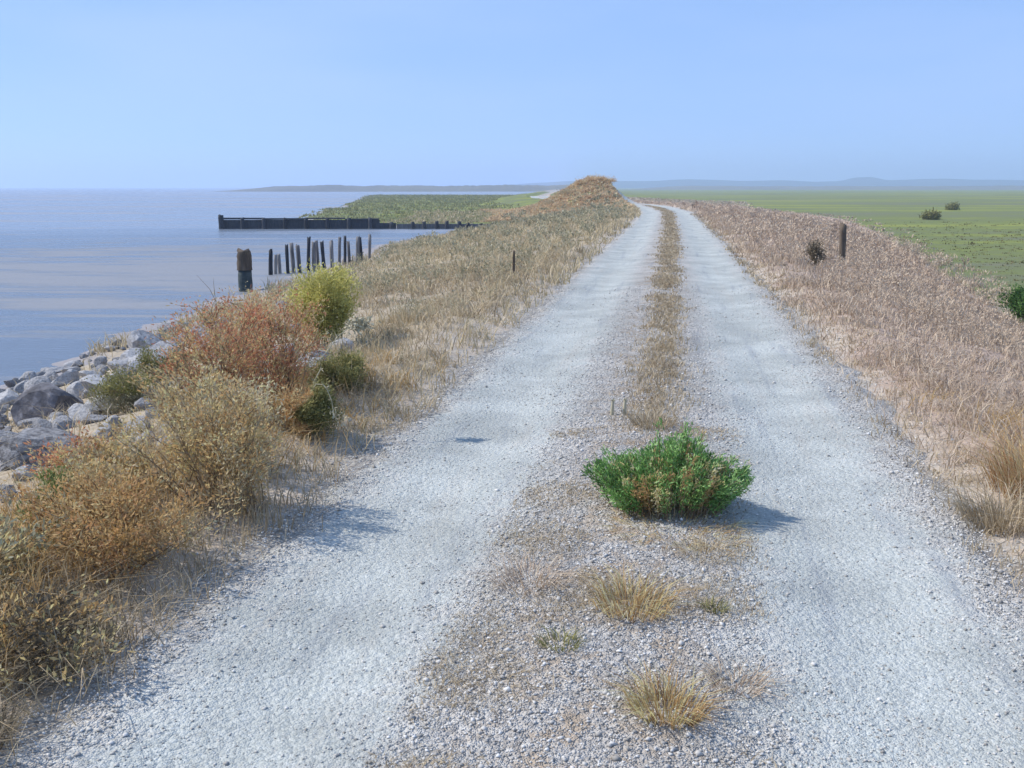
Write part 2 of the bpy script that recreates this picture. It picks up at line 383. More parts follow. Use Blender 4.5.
# ------------------------------------------------------------------ ground sheet
def axis(segs):
    out = []
    for a, b, st in segs: out.append(np.arange(a, b, st))
    return np.concatenate(out)
s_in = axis([(-15, -2.8, .3), (-2.8, 2.8, .11), (2.8, 15, .3)])
s_out = 15 * np.geomspace(1, 340, 70)
S = np.concatenate([-s_out[::-1], s_in, s_out])
Y = np.concatenate([-np.geomspace(1500, 8, 14), np.arange(-6, 14, .11), np.geomspace(14, 110, 260), np.geomspace(111, 5000, 150)])
YY, SS = np.meshgrid(Y, S, indexing='ij')
XX = xc(YY) * smooth(3000, 150, np.abs(SS)) + SS
XX = xc(YY) + SS
ZZ = height(XX, YY)
sl = XX - xc(YY)
under = 1 - smooth(1.3, 1.58, np.abs(sl))
ZZ = ZZ - .10 * under
ny, ns = YY.shape
idx = np.arange(ny * ns).reshape(ny, ns)
F = np.stack([idx[:-1, :-1], idx[:-1, 1:], idx[1:, 1:], idx[1:, :-1]], -1).reshape(-1, 4)
rm = np.maximum(smooth(-1.5, .5, sl - bankR(YY)), smooth(135, 185, YY) * smooth(1.8, 3, sl))
lm = marsh_left(XX, YY)
marsh = np.where(sl > 0, rm, lm)
gravel = 1 - smooth(1.5, 2.0, np.abs(sl) + .15 * noise(XX, YY, 1.5, 7))
mesh_np('ground', np.stack([XX, YY, ZZ], -1).reshape(-1, 3), [F], M['ground'], None,
        {'lat': sl.ravel(), 'marsh': marsh.ravel(), 'gravel': gravel.ravel()}, True)['kind'] = 'structure'

# road sheet
yr = np.concatenate([np.arange(-6, 12, .06), np.geomspace(12, 180, 420)])
ur = np.linspace(-1, 1, 61)
YR, UR = np.meshgrid(yr, ur, indexing='ij')
half = np.where(UR > 0, 1.8, 1.68) + .10 * noise(YR * 0 + np.sign(UR) * 30, YR, 1.6, 3) + .06 * noise(np.sign(UR) * 11, YR, 5.0, 5)
XR = xc(YR) + UR * half
ZR = road_z(XR, YR) - .05 * smooth(.9, 1.0, np.abs(UR))
ny, ns = YR.shape; idx = np.arange(ny * ns).reshape(ny, ns)
F = np.stack([idx[:-1, :-1], idx[:-1, 1:], idx[1:, 1:], idx[1:, :-1]], -1).reshape(-1, 4)
mesh_np('road', np.stack([XR, YR, ZR], -1).reshape(-1, 3), [F], M['road'], None, {'lat': (XR - xc(YR)).ravel()}, True)['kind'] = 'structure'

# water sheet: its shore follows the levee toe
yw = np.concatenate([-np.geomspace(1400, 6, 16), np.geomspace(1, 4800, 120)])
xr = xc(yw) - bankL(yw) + 3.0
V = []
for y, x in zip(yw, xr): V += [(x, y, WATER), (x - 30, y, WATER), (-4900, y, WATER)]
V = np.array(V); i = np.arange(len(yw) - 1)[:, None] * 3
F = np.concatenate([i + np.array([0, 3, 4, 1]), i + np.array([1, 4, 5, 2])])
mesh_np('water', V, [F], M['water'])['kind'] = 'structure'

# far land across the bay and low hills beyond the marsh
def ridge(name, x0, x1, y0, depth, z0, hfun, mat, n=160, m=6):
    x = np.linspace(x0, x1, n); V = []
    for j in range(m):
        t = j / (m - 1)
        prof = math.sin(math.pi * min(1, t * 1.0)) ** .7 if 0 < t < 1 else 0
        V.append(np.stack([x, np.full(n, y0 + depth * t) + 12 * noise(x, x * 0 + j, .02), z0 + prof * hfun(x)], 1))
    V = np.concatenate(V); idx = np.arange(n * m).reshape(m, n)
    F = np.stack([idx[:-1, :-1], idx[:-1, 1:], idx[1:, 1:], idx[1:, :-1]], -1).reshape(-1, 4)
    o = mesh_np(name, V, [F], mat, None, None, True); o['kind'] = 'structure'; return o
ridge('land', -205, 60, 640, 160, -1.5, lambda x: (4.3 + .5 * noise(x, x * 0, .05) + .3 * noise(x, x * 0, .4, 2)) * smooth(-205, -150, x), M['farland'], 300)
ridge('land', 110, 1500, 1050, 200, -1.5, lambda x: (4.2 + .8 * noise(x, x * 0, .02) + .6 * noise(x, x * 0, .2, 2)) * smooth(110, 200, x), M['farland'], 400)
ridge('hills', -250, 3200, 2300, 500, -3, lambda x: (19 + 6 * noise(x, x * 0, .0016) + 3 * noise(x, x * 0, .01, 3)) * smooth(-250, 250, x) + 9 * np.exp(-((x - 880) / 28) ** 2), M['hill'], 400)

# ------------------------------------------------------------------ loose cover: grass and gravel
def cam_dist(x, y): return np.sqrt(x * x + y * y + 2.5)
def scatter(n, y0, y1, s0, s1, dens=None, geom=True):
    """random ground points in road coordinates, denser nearby"""
    u = rng.uniform(0, 1, n)
    y = y0 * (y1 / y0) ** u if geom else y0 + (y1 - y0) * u
    s = s0 + (s1 - s0) * rng.uniform(0, 1, n)
    x = xc(y) + s
    if dens is not None:
        k = rng.uniform(0, 1, n) < dens(x, y, s); x, y, s = x[k], y[k], s[k]
    # drop what the photograph's frame (with a margin) never sees
    k = np.abs(x) < .62 * y + 2.0
    x, y, s = x[k], y[k], s[k]
    return x, y, s
def grass(name, mat, n, y0, y1, s0, s1, h, dens=None, lean=.85, tuft=6, wmul=1.0, bend=None):
    x, y, s = scatter(n, y0, y1, s0, s1, dens)
    k = tuft
    d0 = cam_dist(x, y)
    spread = .035 + .0012 * d0
    x = np.repeat(x, k) + rng.normal(size=len(x) * k) * np.repeat(spread, k)
    y = np.repeat(y, k) + rng.normal(size=len(y) * k) * np.repeat(spread, k)
    z = surf(x, y)
    d = cam_dist(x, y)
    nn = len(x)
    hb = np.repeat(h * rng.uniform(.5, 1.15, nn // k), k) * rng.uniform(.55, 1.1, nn)
    hb *= .8 + .35 * noise(x, y, .9, 6)
    hb = np.clip(hb, .03, None)
    W = np.maximum(.0035, d * .00085) * rng.uniform(.7, 1.4, nn) * wmul
    az = rng.uniform(0, 2 * math.pi, nn)
    ln = lean * rng.uniform(.1, 1.3, nn) * (1.15 + .7 * noise(x, y, .7, 31))
    ln = np.clip(ln, .05, 2.2)
    rv = np.clip(np.repeat(rng.uniform(0, 1, nn // k), k) * .55 + rng.uniform(0, .45, nn), 0, 1)
    g = Geo()
    g.blades(np.stack([x, y, z - .01], 1), hb, W, ln, az, rv)
    o = g.build(name, mat); return o

stuff = lambda o, label, cat: tagprops(o, label, cat, None, 'stuff')
ledge = lambda x, y, s: smooth(1.4, 1.85, np.abs(s) + .12 * noise(x, y, 1.3, 8)) * (.35 + .65 * smooth(-.5, .4, noise(x, y, .8, 3)))
stuff(grass('dry_grass', M['strawgrey'], 24000, 5.2, 105, -20, -1.6, .36, lambda x, y, s: ledge(x, y, s) * np.where((y < 16) & (s < -3.3), .10, 1) * (height(x, y) > -1.2)),
      'grey tan dry grass covering the bank left of the road', 'grass')
stuff(grass('dry_grass', M['straw'], 3200, 1.6, 9, -3.2, -1.55, .22, ledge), 'pale straw grass between the weeds at the near left roadside', 'grass')
stuff(grass('dry_grass', M['strawpink'], 30000, 2.2, 105, 1.6, 13, .25, lambda x, y, s: ledge(x, y, s) * (.3 + .7 * smooth(1.65, 2.1, s + .3 * noise(x, y, .9, 16))) * smooth(1.5, -1.5, s - bankR(y))),
      'pinkish brown dry grass covering the bank right of the road', 'grass')
stuff(grass('dry_grass', M['strawpink'], 9000, 45, 200, 8, 45, .3, lambda x, y, s: smooth(2, -3, s - bankR(y)), .9, 6, 1.3), 'pinkish brown dry growth spreading far along the right bank', 'grass')
stuff(grass('dry_grass', M['straw'], 1500, 3.4, 60, 1.55, 2.4, .11), 'short pale straw grass along the right edge of the road', 'grass')
def midd(x, y, s): return np.exp(-((s - .08) / .17) ** 2) * (.3 + .7 * smooth(-.6, .2, noise(x, y, .9, 4) + .25)) * smooth(5.4, 7, y)
stuff(grass('dry_grass', M['straw'], 15000, 5, 85, -.6, .6, .09, midd, .7), 'short tan grass along the hump between the wheel tracks', 'grass')
stuff(grass('dry_grass', M['straw'], 5200, 2.2, 6.4, -.55, .6, .04, lambda x, y, s: smooth(-.15, .5, noise(x, y, 2.3, 21)), 1.6, 5), 'thin dry litter caught on the near gravel between the wheel tracks', 'grass')
stuff(grass('marsh_grass', M['marshg'], 15000, 14, 150, 6, 70, .10, lambda x, y, s: smooth(-1.0, 2.5, s - bankR(y)) * smooth(95, 30, y), .5, 6, 1.2),
      'low green marsh growth on the flat right of the bank', 'marsh grass')
stuff(grass('marsh_grass', M['marshpale'], 9000, 73, 330, -60, -6, .35, lambda x, y, s: marsh_left(x, y) * (height(x, y) < -.55), .4, 5, 1.2),
      'low green marsh growth behind the dark breakwater', 'marsh grass')

stuff(grass('tangled_grass', M['gold'], 3400, 2.0, 8.5, -4.2, -1.7, .36, lambda x, y, s: smooth(-1.75, -2.2, s) * np.where(y > 4.6, smooth(-3.1, -2.7, s), 1) * (.25 + .75 * smooth(-.4, .3, noise(x, y, 1.7, 12))), .75, 7), 'tall golden dry grass tangled among the left roadside weeds', 'grass')
stuff(grass('tangled_grass', M['strawgrey'], 1500, 2.3, 9, -4.4, -1.7, .26, lambda x, y, s: smooth(-1.6, -2.0, s) * np.where(y > 4.6, smooth(-3.2, -2.8, s), 1) * smooth(-.2, .4, noise(x, y, 2.1, 14)), .9, 6), 'faded grey grass tangled among the left roadside weeds', 'grass')
stuff(grass('tangled_grass', M['gold'], 1900, 3.2, 7.5, 1.9, 4.5, .26, lambda x, y, s: smooth(1.9, 2.5, s) * smooth(7.5, 5.0, y) * (.2 + .8 * smooth(-.4, .3, noise(x, y, 1.5, 15))), .8, 7), 'golden dry grass at the near right roadside', 'grass')
stuff(grass('dry_grass', M['straw'], 3600, 6, 24, -6, -1.75, .24, lambda x, y, s: smooth(-1.6, -2.3, s) * np.where((y < 14) & (s < -3.3), .1, 1), 1.1, 6), 'matted straw grass on the left bank beyond the weeds', 'grass')
stuff(grass('dry_grass', M['strawpink'], 3200, 3.6, 16, 1.9, 6, .2, lambda x, y, s: smooth(1.8, 2.4, s), 1.2, 6), 'matted pinkish grass on the near right bank', 'grass')
# weedy seed heads mixed into the right bank, built as small leaf clumps
def weed_cover(name, mat, n, y0, y1, s0, s1, h, dens, per=26):
    x, y, s = scatter(n, y0, y1, s0, s1, dens)
    z = surf(x, y); d = cam_dist(x, y)
    m = len(x); H = h * rng.uniform(.6, 1.2, m)
    X = np.repeat(x, per); Yv = np.repeat(y, per); Zv = np.repeat(z, per); HH = np.repeat(H, per); D = np.repeat(d, per)
    t = rng.uniform(.15, 1, m * per) ** .8
    rad = (.05 + .55 * HH * t * .6)
    a = rng.uniform(0, 2 * math.pi, m * per); rr = rad * np.sqrt(rng.uniform(0, 1, m * per))
    P = np.stack([X + rr * np.cos(a), Yv + rr * np.sin(a), Zv + HH * t * (1 - .35 * (rr / (rad + 1e-6)) ** 2)], 1)
    Dv = np.stack([np.cos(a) * .6, np.sin(a) * .6, rng.uniform(.1, 1.3, m * per)], 1)
    L = np.maximum(.022, D * .0024) * rng.uniform(.6, 1.5, m * per); W = np.maximum(.006, D * .0011) * rng.uniform(.6, 1.4, m * per)
    rv = np.clip(np.repeat(rng.uniform(0, 1, m), per) * .5 + rng.uniform(0, .5, m * per), 0, 1)
    g = Geo(); g.leaves(P, Dv, L, W, rv)
    k = m
    g.blades(np.stack([np.repeat(x, 4), np.repeat(y, 4), np.repeat(z, 4) - .02], 1), np.repeat(H, 4) * rng.uniform(.6, 1, 4 * m), np.maximum(.003, np.repeat(d, 4) * .0006), rng.uniform(.1, .6, 4 * m), rng.uniform(0, 6.28, 4 * m), rng.uniform(0, .4, 4 * m))
    return g.build(name, mat)
stuff(weed_cover('undergrowth', M['strawpink'], 5200, 3.2, 90, 1.9, 11, .34, lambda x, y, s: smooth(1.9, 2.6, s) * smooth(1, -1, s - bankR(y)) * smooth(90, 50, y) * (.25 + .75 * smooth(-.3, .5, noise(x, y, .6, 9)))),
      'brown seedy weeds thick over the bank right of the road', 'weeds')
stuff(grass('undergrowth', M['humpbrush'], 5200, 74, 108, -13, -1.7, .42, None, .9, 7, 1.3), 'orange tan dry growth covering the far hump by the bend', 'weeds')
stuff(weed_cover('undergrowth', M['grey_olive'], 1700, 6.5, 90, -12, -2.0, .38, lambda x, y, s: smooth(-2.0, -2.8, s) * (.2 + .8 * smooth(-.2, .5, noise(x, y, .5, 5))) * (height(x, y) > -1.1) * np.where((y < 16) & (s < -3.3), .08, 1)),
      'grey olive weeds among the dry grass on the bay bank', 'weeds')

# loose gravel stones
def x0_(y, s): return xc(y) + s
def gravel_stones(n):
    u = rng.uniform(0, 1, n); y = 2.0 * (16 / 2.0) ** u; s = rng.uniform(-2.0, 2.0, n)
    off = np.abs(np.abs(s) - 1.0)
    keep = rng.uniform(0, 1, n) < np.where(off < .42, .30 + .5 * smooth(.1, .6, noise(x0_(y, s), y, 1.1, 18)), 1.0) * (1 - .8 * smooth(1.5, 1.9, np.abs(s)))
    y, s = y[keep], s[keep]; x = xc(y) + s
    k = np.abs(x) < .58 * y + .6; x, y, s = x[k], y[k], s[k]; n = len(x)
    tr = np.exp(-((np.abs(s) - 1.0) / .4) ** 2)
    r = np.clip(rng.lognormal(math.log(.0043), .40, n) * (1 - .35 * tr), .0018, .014) * (1 + .03 * y)
    base = np.array([[1, 0, 0], [-1, 0, 0], [0, 1, 0], [0, -1, 0], [0, 0, 1], [0, 0, -1.]])
    V = base[None] * rng.uniform(.6, 1.25, (n, 6, 1)) + rng.normal(size=(n, 6, 3)) * .18
    V *= r[:, None, None] * np.array([1, 1, .7])
    a = rng.uniform(0, 6.28, n); c, sn = np.cos(a)[:, None], np.sin(a)[:, None]
    V = np.stack([V[:, :, 0] * c - V[:, :, 1] * sn, V[:, :, 0] * sn + V[:, :, 1] * c, V[:, :, 2]], -1)
    V += np.stack([x, y, surf(x, y) + r * .25], 1)[:, None]
    T = np.array([[0, 2, 4], [2, 1, 4], [1, 3, 4], [3, 0, 4], [2, 0, 5], [1, 2, 5], [3, 1, 5], [0, 3, 5]])
    F = (np.arange(n) * 6)[:, None, None] + T[None]
    m, nt, out = newmat('loose_gravel')
    at = N(nt, 'ShaderNodeAttribute'); at.attribute_name = 'rnd'
    rp = ramp(nt, [(0, (.27, .25, .22)), (.3, (.42, .39, .35)), (.6, (.52, .49, .445)), (.85, (.6, .57, .525)), (1, (.7, .68, .64))]); nt.links.new(at.outputs['Fac'], rp.inputs[0])
    p = N(nt, 'ShaderNodeBsdfPrincipled'); p.inputs['Roughness'].default_value = .9; nt.links.new(rp.outputs[0], p.inputs['Base Color']); nt.links.new(p.outputs[0], out.inputs['Surface'])
    return mesh_np('gravel', V.reshape(-1, 3), [F.reshape(-1, 3)], m, None, {'rnd': np.repeat(rng.uniform(0, 1, n), 6)})
stuff(gravel_stones(110000), 'loose grey and tan gravel strewn over the road', 'gravel')

# ------------------------------------------------------------------ shrubs and weeds (one thing each)
def stems_of(H, Rr, n, branch=4, upright=.5, droop=.15, seed=0, ecc=1.0):
    """branch skeleton: list of (points, r0, r1); places for leaves (P, D, stem number)"""
    rs = np.random.default_rng(seed)
    lines = []; P = []; D = []; K = []
    lop = rs.uniform(0, 6.28)
    for i in range(n):
        a = rs.uniform(0, 2 * math.pi); out = Rr * math.sqrt(rs.uniform(0, 1)) * rs.uniform(.7, 1.3) * (1 + .25 * math.cos(a - lop))
        h = H * (1 - .45 * min(1.3, out / Rr) ** 2 * (1 - upright)) * rs.uniform(.38, 1.0) ** .8
        if rs.uniform() < .1: h *= 1.18
        rb = .45 * Rr * math.sqrt(rs.uniform(0, 1)); ab = a + rs.normal() * .8
        b = np.array([math.cos(ab) * rb, math.sin(ab) * rb * ecc, -.02])
        e = np.array([math.cos(a) * out, math.sin(a) * out * ecc, h])
        t = np.linspace(0, 1, 6)[:, None]
        mid = b * .5 + e * .5 + np.array([0, 0, h * .12]) + rs.normal(size=3) * Rr * .13
        pts = (1 - t) ** 2 * b + 2 * t * (1 - t) * mid + t ** 2 * e
        pts[-1, 2] -= droop * h * .2
        lines.append((pts, .0022 + .003 * H, .0012))
        bare = rs.uniform() < .14
        if not bare:
            for q in np.linspace(.15, 1, 7):
                P.append(pts[int(round(q * 5))]); D.append(pts[-1] - pts[-2]); K.append(i)
        for j in range(branch):
            q = rs.uniform(.25, .95)
            fi = q * 5; i0 = int(fi); o = pts[i0] * (1 - fi + i0) + pts[min(5, i0 + 1)] * (fi - i0)
            a2 = a + rs.uniform(-2.2, 2.2); l = H * rs.uniform(.10, .30)
            dr = np.array([math.cos(a2) * .55, math.sin(a2) * .55, rs.uniform(.2, 1.1)]); dr /= np.linalg.norm(dr)
            bp = np.stack([o, o + dr * l * .55 + rs.normal(size=3) * l * .08, o + dr * l + np.array([0, 0, -.06 * l])])
            lines.append((bp, .0018 + .001 * H, .0008))
            if not bare or rs.uniform() < .25:
                for w in (.45, .65, .82, 1.0):
                    P.append(bp[0] * (1 - w) + bp[2] * w); D.append(dr); K.append(i)
    return lines, np.array(P), np.array(D), np.array(K)

def shrub(name, label, cat, x, y, H, Rr, leafmat, stemmat, n=22, branch=5, leaf=(.02, .006), per=10, spread=.03, upright=.5, seed=1, ecc=1.0, group=None, z=None, part='foliage', mats2=None, floor=0.0):
    zz = float(surf(x, y)) if z is None else z
    root = thing(name, label, cat, (x, y, zz), group)
    lines, P, D, K = stems_of(H, Rr, n, branch, upright, seed=seed, ecc=ecc)
    g = Geo()
    rs = np.random.default_rng(seed + 77)
    for pts, r0, r1 in lines: g.tube(pts, r0, r1, rs.uniform(0, 1), 3)
    g.build('stem', stemmat, root)
    PP = np.repeat(P, per, 0) + rng.normal(size=(len(P) * per, 3)) * spread
    DD = np.repeat(D, per, 0); DD = DD / (np.linalg.norm(DD, axis=1, keepdims=True) + 1e-9) + rng.normal(size=DD.shape) * .55
    k = PP[:, 2] > floor
    PP, DD = PP[k], DD[k]; nn = len(PP)
    L = leaf[0] * rng.uniform(.6, 1.5, nn); W = leaf[1] * rng.uniform(.6, 1.4, nn)
    rv = np.clip(rs.uniform(0, 1, n)[np.repeat(K, per)[k]] * .42 + np.repeat(rng.uniform(0, 1, len(P)), per)[k] * .2 + rng.uniform(0, .45, nn), 0, 1)
    if mats2 is None:
        g2 = Geo(); g2.leaves(PP, DD, L, W, rv); g2.build(part, leafmat, root)
    else:
        sel = mats2[1](PP)
        for kk, mm, nm in ((~sel, leafmat, part), (sel, mats2[0], mats2[2])):
            if kk.sum() == 0: continue
            g2 = Geo(); g2.leaves(PP[kk], DD[kk], L[kk], W[kk], rv[kk]); g2.build(nm, mm, root)
    return root

# near left roadside
shrub('dry_weed', 'low dark brown weed at the near corner of the left roadside', 'weed', -1.62, 3.05, .22, .30, M['brown'], M['stem'], 26, 5, (.026, .009), 7, .03, seed=2, mats2=(M['tan'], lambda P: (np.sin(P[:, 0] * 31 + P[:, 2] * 17) + np.cos(P[:, 1] * 27) + rng.normal(size=len(P)) * .9) > .35, 'paler_foliage'))
shrub('dry_weed', 'grey olive weed with faded leaves left of the dark brown weed', 'weed', -1.98, 3.5, .34, .30, M['grey_olive'], M['stem'], 24, 5, (.028, .010), 6, .03, seed=3, mats2=(M['tan'], lambda P: (np.sin(P[:, 0] * 31 + P[:, 2] * 17) + np.cos(P[:, 1] * 27) + rng.normal(size=len(P)) * .9) > .35, 'paler_foliage'))
shrub('dry_weed', 'broad orange brown weed mound at the left roadside', 'weed', -1.68, 3.95, .40, .40, M['orange'], M['stem'], 46, 6, (.024, .0075), 8, .03, .45, seed=4, mats2=(M['gold'], lambda P: (np.sin(P[:, 0] * 31 + P[:, 2] * 17) + np.cos(P[:, 1] * 27) + rng.normal(size=len(P)) * .9) > .35, 'paler_foliage'))
shrub('leafy_weed', 'pale green sprig between the grey olive and orange weeds', 'weed', -2.0, 4.15, .38, .13, M['pale_green'], M['greenstem'], 9, 5, (.026, .01), 8, .02, .8, seed=5)
shrub('dry_weed', 'tan seedy weed with dark gaps casting a long shadow on the road', 'weed', -1.36, 4.6, .64, .33, M['tan'], M['stem'], 40, 7, (.023, .008), 7, .025, .6, seed=6, mats2=(M['strawgrey'], lambda P: (np.sin(P[:, 0] * 31 + P[:, 2] * 17) + np.cos(P[:, 1] * 27) + rng.normal(size=len(P)) * .9) > .35, 'paler_foliage'))
shrub('dry_weed', 'upright tan weed behind the shadow casting weed', 'weed', -1.72, 5.35, .60, .30, M['tan'], M['stem'], 34, 7, (.023, .008), 7, .025, .7, seed=7, mats2=(M['strawgrey'], lambda P: (np.sin(P[:, 0] * 31 + P[:, 2] * 17) + np.cos(P[:, 1] * 27) + rng.normal(size=len(P)) * .9) > .35, 'paler_foliage'))
shrub('dry_weed', 'small rust brown weed in front of the grey rocks', 'weed', -2.2, 4.9, .36, .2, M['red'], M['stem'], 22, 6, (.023, .008), 7, .025, .6, seed=8, mats2=(M['tan'], lambda P: (np.sin(P[:, 0] * 31 + P[:, 2] * 17) + np.cos(P[:, 1] * 27) + rng.normal(size=len(P)) * .9) > .35, 'paler_foliage'))
shrub('dry_weed', 'straw tan weed between the small rust weed and the tall tan weeds', 'weed', -2.0, 4.75, .34, .24, M['tan'], M['stem'], 26, 6, (.023, .008), 7, .025, .6, seed=9, mats2=(M['strawgrey'], lambda P: (np.sin(P[:, 0] * 31 + P[:, 2] * 17) + np.cos(P[:, 1] * 27) + rng.normal(size=len(P)) * .9) > .35, 'paler_foliage'))
shrub('dry_weed', 'tall rust red weed rising before the bay water', 'weed', -1.95, 6.4, .86, .34, M['red'], M['stem'], 38, 8, (.024, .008), 7, .03, .75, seed=10, mats2=(M['tan'], lambda P: (np.sin(P[:, 0] * 31 + P[:, 2] * 17) + np.cos(P[:, 1] * 27) + rng.normal(size=len(P)) * .9) > .35, 'paler_foliage'))
shrub('dry_weed', 'rust red weed beside the yellow green bush', 'weed', -1.72, 7.1, .92, .30, M['red'], M['stem'], 32, 8, (.024, .008), 7, .03, .75, seed=12, mats2=(M['tan'], lambda P: (np.sin(P[:, 0] * 31 + P[:, 2] * 17) + np.cos(P[:, 1] * 27) + rng.normal(size=len(P)) * .9) > .35, 'paler_foliage'))
shrub('dry_weed', 'brown weed with bleached tips at the edge of the rocks', 'weed', -2.45, 7.2, .42, .26, M['brown'], M['stem'], 30, 7, (.024, .008), 7, .03, .7, seed=13, mats2=(M['tan'], lambda P: (np.sin(P[:, 0] * 31 + P[:, 2] * 17) + np.cos(P[:, 1] * 27) + rng.normal(size=len(P)) * .9) > .35, 'paler_foliage'))
shrub('dry_weed', 'orange tipped weed in front of the lone piling', 'weed', -2.45, 8.9, .78, .36, M['orange'], M['stem'], 32, 7, (.024, .008), 7, .03, .7, seed=14, mats2=(M['gold'], lambda P: (np.sin(P[:, 0] * 31 + P[:, 2] * 17) + np.cos(P[:, 1] * 27) + rng.normal(size=len(P)) * .9) > .35, 'paler_foliage'))
shrub('mustard_bush', 'bright yellow green bush above the dry bank', 'bush', -1.92, 10.4, .80, .33, M['mustard'], M['greenstem'], 44, 7, (.034, .012), 11, .035, .8, seed=15)
shrub('olive_bush', 'olive green low bush behind the round clump', 'bush', -1.33, 7.5, .26, .24, M['olive'], M['greenstem'], 30, 6, (.024, .008), 12, .03, .5, seed=16)
shrub('olive_bush', 'dark olive bush near the waterline behind the rocks', 'bush', -3.35, 9.4, .36, .32, M['olive'], M['greenstem'], 30, 6, (.026, .009), 10, .03, .5, seed=17)
shrub('olive_bush', 'grey green bush between the pale rocks and the rust weeds', 'bush', -3.15, 8.0, .34, .30, M['olive'], M['stem'], 28, 6, (.024, .008), 10, .03, .5, seed=18, mats2=(M['grey_olive'], lambda P: P[:, 2] < .17, 'lower_foliage'))
# round clump with orange and green halves and long pale stems arching out of it
rt = shrub('round_clump', 'round clump half orange and half green with long pale arching stems', 'clump', -1.27, 6.05, .31, .20, M['olive'], M['greenstem'], 34, 6, (.022, .007), 13, .024, .45, seed=19,
           mats2=(M['orange'], lambda P: P[:, 0] < -.01 + .05 * np.sin(P[:, 2] * 30), 'dry_foliage'))
def arch(root, pts, r, head=None):
    p = np.array(pts, float); t = np.linspace(0, 1, 12)[:, None]
    q = (1 - t) ** 2 * p[0] + 2 * t * (1 - t) * p[1] + t ** 2 * p[2]
    q[1:-1] += rng.normal(size=(10, 3)) * .008
    g = Geo(); g.tube(q, r, r * .5, .6, 5)
    g.leaves(np.repeat(q[2:], 3, 0), rng.normal(size=(30, 3)) + np.array([.3, 0, .3]), rng.uniform(.015, .04, 30), rng.uniform(.004, .008, 30), rng.uniform(0, .8, 30))
    o = g.build('pale_stem', M['palestem'], root)
    if head:
        g2 = Geo(); n = head; w = rng.uniform(.86, 1.0, n)
        P = (1 - w)[:, None] ** 2 * p[0] + 2 * (w * (1 - w))[:, None] * p[1] + w[:, None] ** 2 * p[2] + rng.normal(size=(n, 3)) * np.array([.035, .02, .02])
        g2.leaves(P, rng.normal(size=(n, 3)) + np.array([.4, 0, .3]), np.full(n, .03), np.full(n, .013), rng.uniform(.4, 1, n))
        sh = g2.build('foliage', M['palestem'], o); sh['label'] = 'pale dry seed head at the end of the long stem'  # this part is the stem's seed head, not foliage; made dense to throw a shadow
arch(rt, [(0, .02, .05), (.02, .1, .62), (.32, .35, .66)], .0042, 330)
arch(rt, [(-.02, 0, .2), (.12, -.05, .48), (.21, -.12, .08)], .004, 40)

# the green bush growing between the wheel tracks: dense fans of narrow leaves with dead twigs in front
def green_bush():
    x0, y0 = .765, 4.7
    root = thing('green_bush', 'dense green bush with tan dead leaves growing between the wheel tracks', 'bush', (x0, y0, float(surf(x0, y0))))
    g = Geo(); gl = Geo(); gd = Geo()
    rs = np.random.default_rng(31)
    for i in range(330):
        a = rs.uniform(0, 6.28); q = math.sqrt(rs.uniform(0, 1))
        ex, ey = .385, .28
        px, py = math.cos(a) * q * ex, math.sin(a) * q * ey
        h = .285 * (1 - .40 * q ** 3.5) * rs.uniform(.72, 1.08) * (1 + .14 * math.sin(px * 13 + 1) + .12 * math.cos(py * 19)) * (1.25 if rs.uniform() < .07 else 1)
        b = np.array([px * .72, py * .72, -.01]); e = np.array([px * 1.05, py * 1.05, h])
        t = np.linspace(0, 1, 5)[:, None]; mid = (b + e) / 2 + np.array([-px * .1, -py * .1, h * .1])
        pts = (1 - t) ** 2 * b + 2 * t * (1 - t) * mid + t ** 2 * e
        g.tube(pts, .003, .0012, rs.uniform(0, 1), 3)
        front = py < -.06 and abs(px - .02) < .22 and q > .55 and rs.uniform() < .62
        if front: h *= rs.uniform(.45, .8)
        if rs.uniform() < .12: q *= 1.15
        dead = (front and rs.uniform() < .8) or rs.uniform() < .09
        tgt = gd if dead else gl
        n = 70; w = rs.uniform(.1, 1.0, n) ** .75
        P = (1 - w)[:, None] ** 2 * b + 2 * (w * (1 - w))[:, None] * mid + w[:, None] ** 2 * e
        P = P + rs.normal(size=(n, 3)) * .010
        dr = (e - mid) / (np.linalg.norm(e - mid) + 1e-9)
        sc = .75 if dead else 1
        tgt.leaves(P, dr + rs.normal(size=(n, 3)) * .55, rs.uniform(.018, .036, n) * sc, rs.uniform(.005, .009, n) * sc, np.clip(rs.uniform(0, .7) + rs.uniform(0, .4, n), 0, 1))
    g.build('stem', M['stem'], root); gl.build('foliage', M['green'], root)
    o = gd.build('dead_foliage', M['tan'], root); o['label'] = 'tan dead leaves at the front of the bush'
green_bush()

# tufts standing alone on the middle strip
def tuft(label, x, y, H, Rr, n, mat, name='grass_tuft', cat='grass tuft', group=None, lean=.9, w=.0035):
    root = tagprops(bpy.data.objects.new('tmp', None), None)
    bpy.data.objects.remove(root)
    a = rng.uniform(0, 6.28, n); q = np.sqrt(rng.uniform(0, 1, n))
    B = np.stack([np.cos(a) * q * Rr * .6, np.sin(a) * q * Rr * .6, np.zeros(n)], 1)
    z0 = float(surf(x, y))
    B[:, 2] = surf(B[:, 0] + x, B[:, 1] + y) - z0 - .006
    g = Geo(); g.blades(B, H * rng.uniform(.4, 1.1, n), np.full(n, w) * rng.uniform(.7, 1.3, n), lean * (.3 + q), a + rng.normal(size=n) * .5, rng.uniform(0, 1, n))
    o = g.build(name, mat); o.location = (x, y, z0)
    return tagprops(o, label, cat, group)
tuft('dry brown grass tuft on the gravel in front of the green bush', .45, 3.5, .13, .22, 420, M['tan'])
tuft('brown grass tuft nearest the bottom of the middle strip', .47, 2.75, .12, .17, 420, M['tan'])
tuft('flattened straw tuft at the left side of the middle strip', .08, 3.78, .10, .24, 260, M['strawpink'], lean=1.4)
